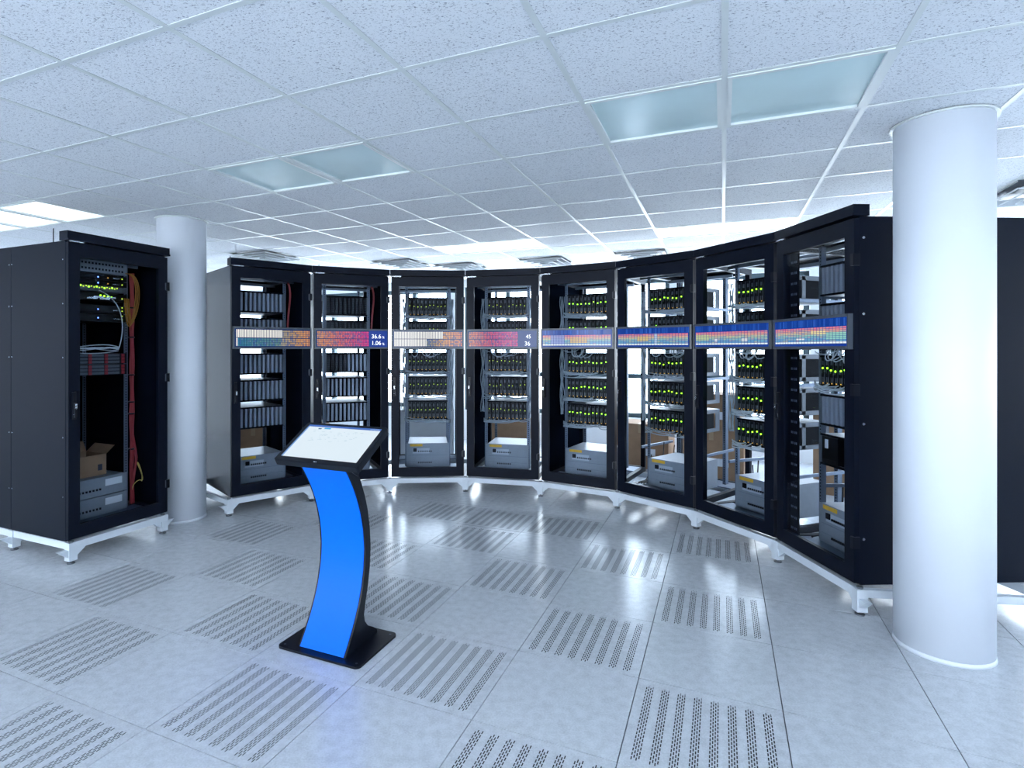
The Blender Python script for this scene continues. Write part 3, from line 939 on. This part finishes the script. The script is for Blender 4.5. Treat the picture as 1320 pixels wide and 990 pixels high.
def unit(name, z, hgt, mt, label, cat, dep=.5, grp=None):
    t = empty(name, lf(0, EQ, z), lrz, label, cat, grp)
    obj('unit_body', B((-.2225, .2225, 0, dep, 0, hgt), (-.243, .243, -.003, 0, 0, hgt)).mesh('unit_body', mt), t)
    return t
t = unit('patch_panel', 2.172, .092, M['psu'], 'pale grey patch panel with two rows of ports, top of the left rack', 'patch panel', .1)
for r in range(2):
    for q in range(16):
        obj('port', B((-.007, .007, -.005, -.003, 0, .016)).mesh('port', M['kblack']), t, (-.205 + q * .0272, 0, .02 + .043 * r))
ledb = MB().cyl(0, 0, -.002, .002, .005, n=8).mesh('led', M['led_b'])
def leds(t, kinds, y=-.006):
    for (x, z, kd) in kinds:
        l = obj('led', {'b': ledb, 'g': CHM['led_g'], 'y': CHM['led_y'], 'a': CHM['led_a']}[kd], t, (x, y, z)); l.rotation_euler = (math.pi / 2, 0, 0)
for q, z in enumerate((2.118, 2.070)):
    t = unit('rack_server', z, .044, M['blade_dark'], 'thin blue-lit black server under the left rack patch panel, %s of two' % ('upper' if q == 0 else 'lower'), 'server')
    leds(t, [(-.17, .028, 'b'), (-.165, .015, 'b'), (.0, .02, 'b'), (.08, .02, 'a'), (.2, .022, 'y')])
    obj('pull_tab', B((.12, .18, -.012, -.003, .016, .024)).mesh('pull_tab', M['chrome']), t)
t = unit('network_switch', 2.022, .044, M['vent'], 'network switch with a row of green lights in the left rack', 'switch')
leds(t, [(-.2 + .021 * q, .03 + .006 * (q % 2), 'y' if q % 3 else 'g') for q in range(18)])
t = unit('network_switch', 1.945, .066, M['blade_dark'], 'black switch with pale cable plugs and green lights in the left rack', 'switch')
leds(t, [(-.19, .05, 'g'), (-.19, .03, 'b'), (.02, .045, 'g'), (.05, .042, 'g'), (.08, .038, 'g'), (.11, .036, 'g'), (.2, .03, 'y')])
for q in range(4):
    obj('plug', B((-.04, .04, -.03, -.003, 0, .011)).mesh('plug', M['chrome']), t, (-.06 + .05 * q, 0, .012 + .012 * (q % 2)))
for q, z in enumerate((1.850, 1.780)):
    t = unit('rack_server', z, .062, M['blade_dark'], 'black server below the switches in the left rack, %s of two' % ('upper' if q == 0 else 'lower'), 'server')
    leds(t, [(-.17, .03, 'b'), (0.0, .028, 'b'), (.2, .022, 'y'), (.2, .05, 'y')])
    obj('pull_tab', B((.12, .18, -.012, -.003, .02, .028)).mesh('pull_tab', M['chrome']), t)
for q, z in enumerate((1.435, 1.345)):
    t = unit('disk_array', z, .086, M['blade_dark'], 'black disk array with red latches in the left rack, %s of two' % ('upper' if q == 0 else 'lower'), 'disk array')
    for x in (-.195, -.065, .065, .205):
        for zz in (.004, .031, .058):
            obj('latch', B((-.012, .012, -.012, -.003, 0, .023)).mesh('latch', M['red_handle']), t, (x, 0, zz))
    for x in (-.13, .0, .13):
        for zz in (.006, .033, .060):
            obj('drive_front', B((-.048, .048, -.006, -.003, 0, .020)).mesh('drive_front', M['vent']), t, (x, 0, zz))
for q, z in enumerate((RB + .05, RB + .05 + .155)):
    t = unit('power_shelf', z, .148, M['psu'], 'grey power unit with yellow tag in the left rack, %s of two' % ('lower' if q == 0 else 'upper'), 'power unit')
    obj('warning_label', B((-.215, -.155, -.006, -.003, .105, .135)).mesh('warning_label', M['yellow']), t)
    obj('module_plate', B((.06, .20, -.006, -.003, .07, .125)).mesh('module_plate', M['white']), t)
    for b in range(9): obj('breaker', PS['breaker'], t, (-.20 + b * .027, 0, .045))
# open carton standing on the power units
bx0 = empty('cardboard_box', lf(-.04, .50, RB + .05 + .155 + .150), lrz, 'open brown cardboard box standing on power units inside the left rack', 'box')
m = MB(); 
for (a, b, c, d2) in ((-.16, .16, -.13, -.124), (-.16, .16, .124, .13), (-.16, -.154, -.124, .124), (.154, .16, -.124, .124)): m.box(a, b, c, d2, 0, .17)
m.box(-.154, .154, -.124, .124, 0, .005)
obj('carton', m.mesh('carton', M['card']), bx0)
m = MB(); m.quad([(-.16, .13, .17), (.16, .13, .17), (.17, .19, .25), (-.15, .19, .25)]); m.quad([(-.16, .133, .17), (.16, .133, .17), (.17, .193, .25), (-.15, .193, .25)])
m.quad([(.16, -.13, .17), (.16, .13, .17), (.23, .13, .23), (.23, -.13, .23)]); m.quad([(.163, -.13, .17), (.163, .13, .17), (.233, .13, .23), (.233, -.13, .23)])
obj('flap', m.mesh('flap', M['card']), bx0)
obj('print_mark', B((.09, .125, -.1315, -.130, .04, .09)).mesh('print_mark', M['print_dark']), bx0)
m = MB()
for q in range(9):
    x = .285 + random.uniform(-.014, .014); y = .13 + random.uniform(-.014, .014); pts = []
    for i in range(31):
        z = .24 + (2.20 - .24) * i / 30
        sp = 1 + 2.2 * max(0, 1 - abs(z - .62) / .22)
        pts.append((.285 + (x - .285) * sp + .004 * math.sin(i + q), y, z))
    m.tube(pts, .0065, 5)
c = empty('red_cable_bundle', lf(0, DY, 0), lrz, 'thick bundle of red cables running down the right rail of the left rack', 'cables')
obj('red_strands', m.mesh('red_strands', M['red']), c)
for z in (.70, 1.0, 1.1, 1.33, 1.65, 1.9):
    obj('cable_tie', MB().cyl(.285, .13, z, z + .012, .026, n=12).mesh('cable_tie', M['kblack']), c)
m = MB()
for q in range(4):
    x = .262 + .012 * q
    m.tube(bez((.22 + .01 * q, .11, 2.19), (x + .06, .09, 2.2), (x + .05, .09, 2.0 - .02 * q), (x, .10, 1.76 + .02 * q), 14), .003, 5)
    m.tube(bez((x, .10, 1.76 + .02 * q), (x - .05, .09, 1.68), (x - .06, .09, 1.95), (x - .05, .11, 1.98), 10), .004, 5)
tag(obj('fibre_cables', m.mesh('fibre_cables', M['orange']), None, lf(0, DY, 0), lrz), 'orange fibre cables looping at the upper right of the left rack', 'cables')
m = MB()
for q in range(9):
    z = 1.54 + random.uniform(-.012, .035)
    m.tube(bez((-.22, .10, z), (-.1, .07, z + random.uniform(-.03, .05)), (.05, .07, z + random.uniform(-.03, .05)), (.16, .11, z + .01), 12), .0035, 5)
m.tube(bez((.16, .11, 1.55), (.2, .09, 1.7), (.22, .09, 1.95), (.0, .11, 2.03), 14), .004, 5)
tag(obj('grey_cables', m.mesh('grey_cables', M['cable_white']), None, lf(0, DY, 0), lrz), 'pale grey cables lying above the disk arrays in the left rack', 'cables')
m = MB()
m.tube(bez((.30, .14, .30), (.25, .10, .42), (.33, .08, .46), (.36, .10, .42), 12), .004, 5)
m.tube(bez((.36, .10, .42), (.40, .10, .44), (.30, .12, .62), (.34, .12, .58), 10) + bez((.34, .12, .58), (.37, .12, .52), (.37, .10, .46), (.36, .10, .42), 8)[1:], .004, 5)
tag(obj('fibre_cables', m.mesh('fibre_cables', M['yellowc']), None, lf(0, DY, 0), lrz), 'loose yellow fibre cable curled at the bottom right of the left rack', 'cable')

# ------------------------------------------------------------------ kiosk
ku, kv = -1.868, 2.478
kx, ky = uv(ku, kv)
K = empty('information_kiosk', (kx, ky, 0), YAW, 'curved freestanding kiosk with bright blue front and tilted touch screen', 'kiosk')
def rounded(w, d, r, n=6):
    P = []
    for (cx, cy, a0) in ((w - r, d - r, 0), (-w + r, d - r, 90), (-w + r, -d + r, 180), (w - r, -d + r, 270)):
        for i in range(n + 1):
            a = math.radians(a0 + 90 * i / n); P.append((cx + r * math.cos(a), cy + r * math.sin(a)))
    return P
obj('base_plate', MB().prism(rounded(.255, .185, .028), 0.0, .012, 'z').mesh('base_plate', M['kblack']), K)
for sx in (-1, 1):
    for sy in (-1, 1):
        obj('base_screw', MB().cyl(sx * .225, sy * .155, .012, .0135, .006, n=10).mesh('base_screw', M['bezel']), K)
f0 = 2.332 - kv
def front(z): return f0 + .18 * (1 - ((z - .49) / .48) ** 2)
BK = [(.012, 2.625), (.035, 2.618), (.06, 2.585), (.09, 2.535), (.125, 2.507), (.163, 2.500), (.23, 2.515), (.30, 2.535), (.40, 2.554), (.5, 2.561), (.6, 2.554), (.7, 2.535), (.78, 2.510), (.85, 2.480), (.92, 2.445), (.985, 2.405)]
zs = [b[0] for b in BK]
prof = [(front(z), z) for z in zs] + [(v - kv, z) for z, v in reversed(BK)]
pm = MB(); hw = .148
n = len(zs)
for i in range(n - 1):
    a, b = zs[i], zs[i + 1]; va, vb = BK[i][1] - kv, BK[i + 1][1] - kv
    fa, fb = front(a) + .004, front(b) + .004
    pm.quad([(-hw, fa, a), (hw, fa, a), (hw, fb, b), (-hw, fb, b)], smooth=True)
    pm.quad([(-hw, va, a), (hw, va, a), (hw, vb, b), (-hw, vb, b)], smooth=True)
    for s in (-1, 1):
        pm.quad([(s * hw, fa, a), (s * hw, va, a), (s * hw, vb, b), (s * hw, fb, b)])
pm.quad([(-hw, front(zs[-1]), zs[-1]), (hw, front(zs[-1]), zs[-1]), (hw, BK[-1][1] - kv, zs[-1]), (-hw, BK[-1][1] - kv, zs[-1])])
obj('pedestal', pm.mesh('pedestal', M['kblack']), K)
bm_ = MB(); hb = .137; N = 40
Z = [.014 + (.962 - .014) * i / N for i in range(N + 1)]
for i in range(N):
    a, b = Z[i], Z[i + 1]
    bm_.quad([(-hb, front(a), a), (hb, front(a), a), (hb, front(b), b), (-hb, front(b), b)], smooth=True)
    for s in (-1, 1):
        bm_.quad([(s * hb, front(a), a), (s * hb, front(a) + .006, a), (s * hb, front(b) + .006, b), (s * hb, front(b), b)])
tag(obj('front_panel', bm_.mesh('front_panel', M['blue']), K), 'bright blue curved panel')
# side cheeks that carry the head
ck = MB()
for s in (-1, 1):
    a = sorted((s * hw, s * (hw + .006)))
    ck.prism([(2.350 - kv, .955), (2.440 - kv, .90), (2.50 - kv, 1.03), (2.45 - kv, 1.075), (2.36 - kv, 1.02)], a[0], a[1], 'x')
obj('head_bracket', ck.mesh('head_bracket', M['kblack']), K)
hd = empty('screen_head', (0, 2.278 - kv, .985), 0, parent=K)
tilt = math.radians(30.4)
hd.rotation_euler = (-(math.pi / 2 - tilt), 0, 0)
# local: x right, z up the slope, y behind the screen
SWd, SHg = .5224, .317
hm = MB().prism(rounded(SWd / 2, SHg / 2, .012), 0, .034, 'y')
hm.v = [(x, y, z + SHg / 2) for x, y, z in hm.v]
obj('screen_housing', hm.mesh('screen_housing', M['kblack']), hd)
R = [(0, 1, 0, 1, (226, 241, 250)), (0, 1, .94, 1, (70, 110, 190)), (0, .022, 0, .94, (110, 150, 205))]
for q in range(12): R.append((.004, .018, .30 + .05 * q, .33 + .05 * q, (60, 140, 215)))
R += [(.17, .215, .87, .905, (60, 95, 140)), (.25, .34, .885, .93, (70, 175, 230)), (.86, .98, .96, .985, (170, 200, 240))]
for q in range(46):
    x = random.uniform(.12, .8); z = random.uniform(.5, .84); R.append((x, x + random.uniform(.012, .045), z, z + .010, (190, 214, 228)))
s = obj('touch_screen', pixel_mesh('touch_screen', SWd - .050, SHg - .052, R, M['kscreen']), hd, (0.0, -.0012, .032))
obj('home_button', B((-.010, .010, -.002, .001, .008, .016)).mesh('home_button', M['chrome']), hd)
obj('lock_screw', MB().cyl(0, 0, 0, .004, .006, n=10).mesh('lock_screw', M['chrome']), K, (hw + .0, front(.95) + .02, .955)).rotation_euler = (0, math.pi / 2, 0)

# ------------------------------------------------------------------ things behind the racks
def carton(x, y, z, w, d, hh, rz, mt, label, tape=True):
    t = empty('carton', (x, y, z), rz, label, 'box')
    obj('box_body', B((-w/2, w/2, -d/2, d/2, 0, hh)).mesh('box_body', mt), t)
    if tape: obj('tape_strip', B((-.025, .025, -d/2 - .001, d/2 + .001, hh * .8, hh + .001)).mesh('tape_strip', M['tape']), t)
    obj('shipping_label', B((w*.1, w*.1 + .12, -d/2 - .002, -d/2, hh*.3, hh*.3 + .09)).mesh('shipping_label', M['white']), t)
for (x, y, z, w, d, hh, rz, mt, lab) in (
        (-2.75, 7.15, 0, .55, .5, .62, .5, 'card', 'brown cardboard box on the floor seen through the bottom of the first rack'),
        (-2.15, 7.55, 0, .6, .5, .55, .4, 'card', 'brown cardboard box right of the one behind the first rack'),
        (-.60, 8.0, 0, .75, .5, .72, .1, 'wbox', 'white carton on the floor seen through the bottom of the third rack'),
        (.55, 8.05, 0, .75, .5, .72, -.1, 'card', 'brown cardboard box seen through the bottom of the fourth rack'),
        (3.0, 6.9, 0, .7, .5, .60, -.6, 'card', 'lower brown cardboard box seen through the left of the seventh rack'),
        (3.0, 6.9, .60, .62, .46, .42, -.6, 'card', 'upper brown cardboard box seen through the left of the seventh rack'),
        (2.35, 7.6, 0, .7, .5, .58, -.5, 'card', 'brown cardboard box seen through the left of the sixth rack'),
        (4.15, 6.1, 0, .7, .5, .85, -.7, 'card', 'tall brown cardboard box seen through the lower part of the eighth rack')):
    carton(x, y, z, w, d, hh, rz, M[mt], lab)
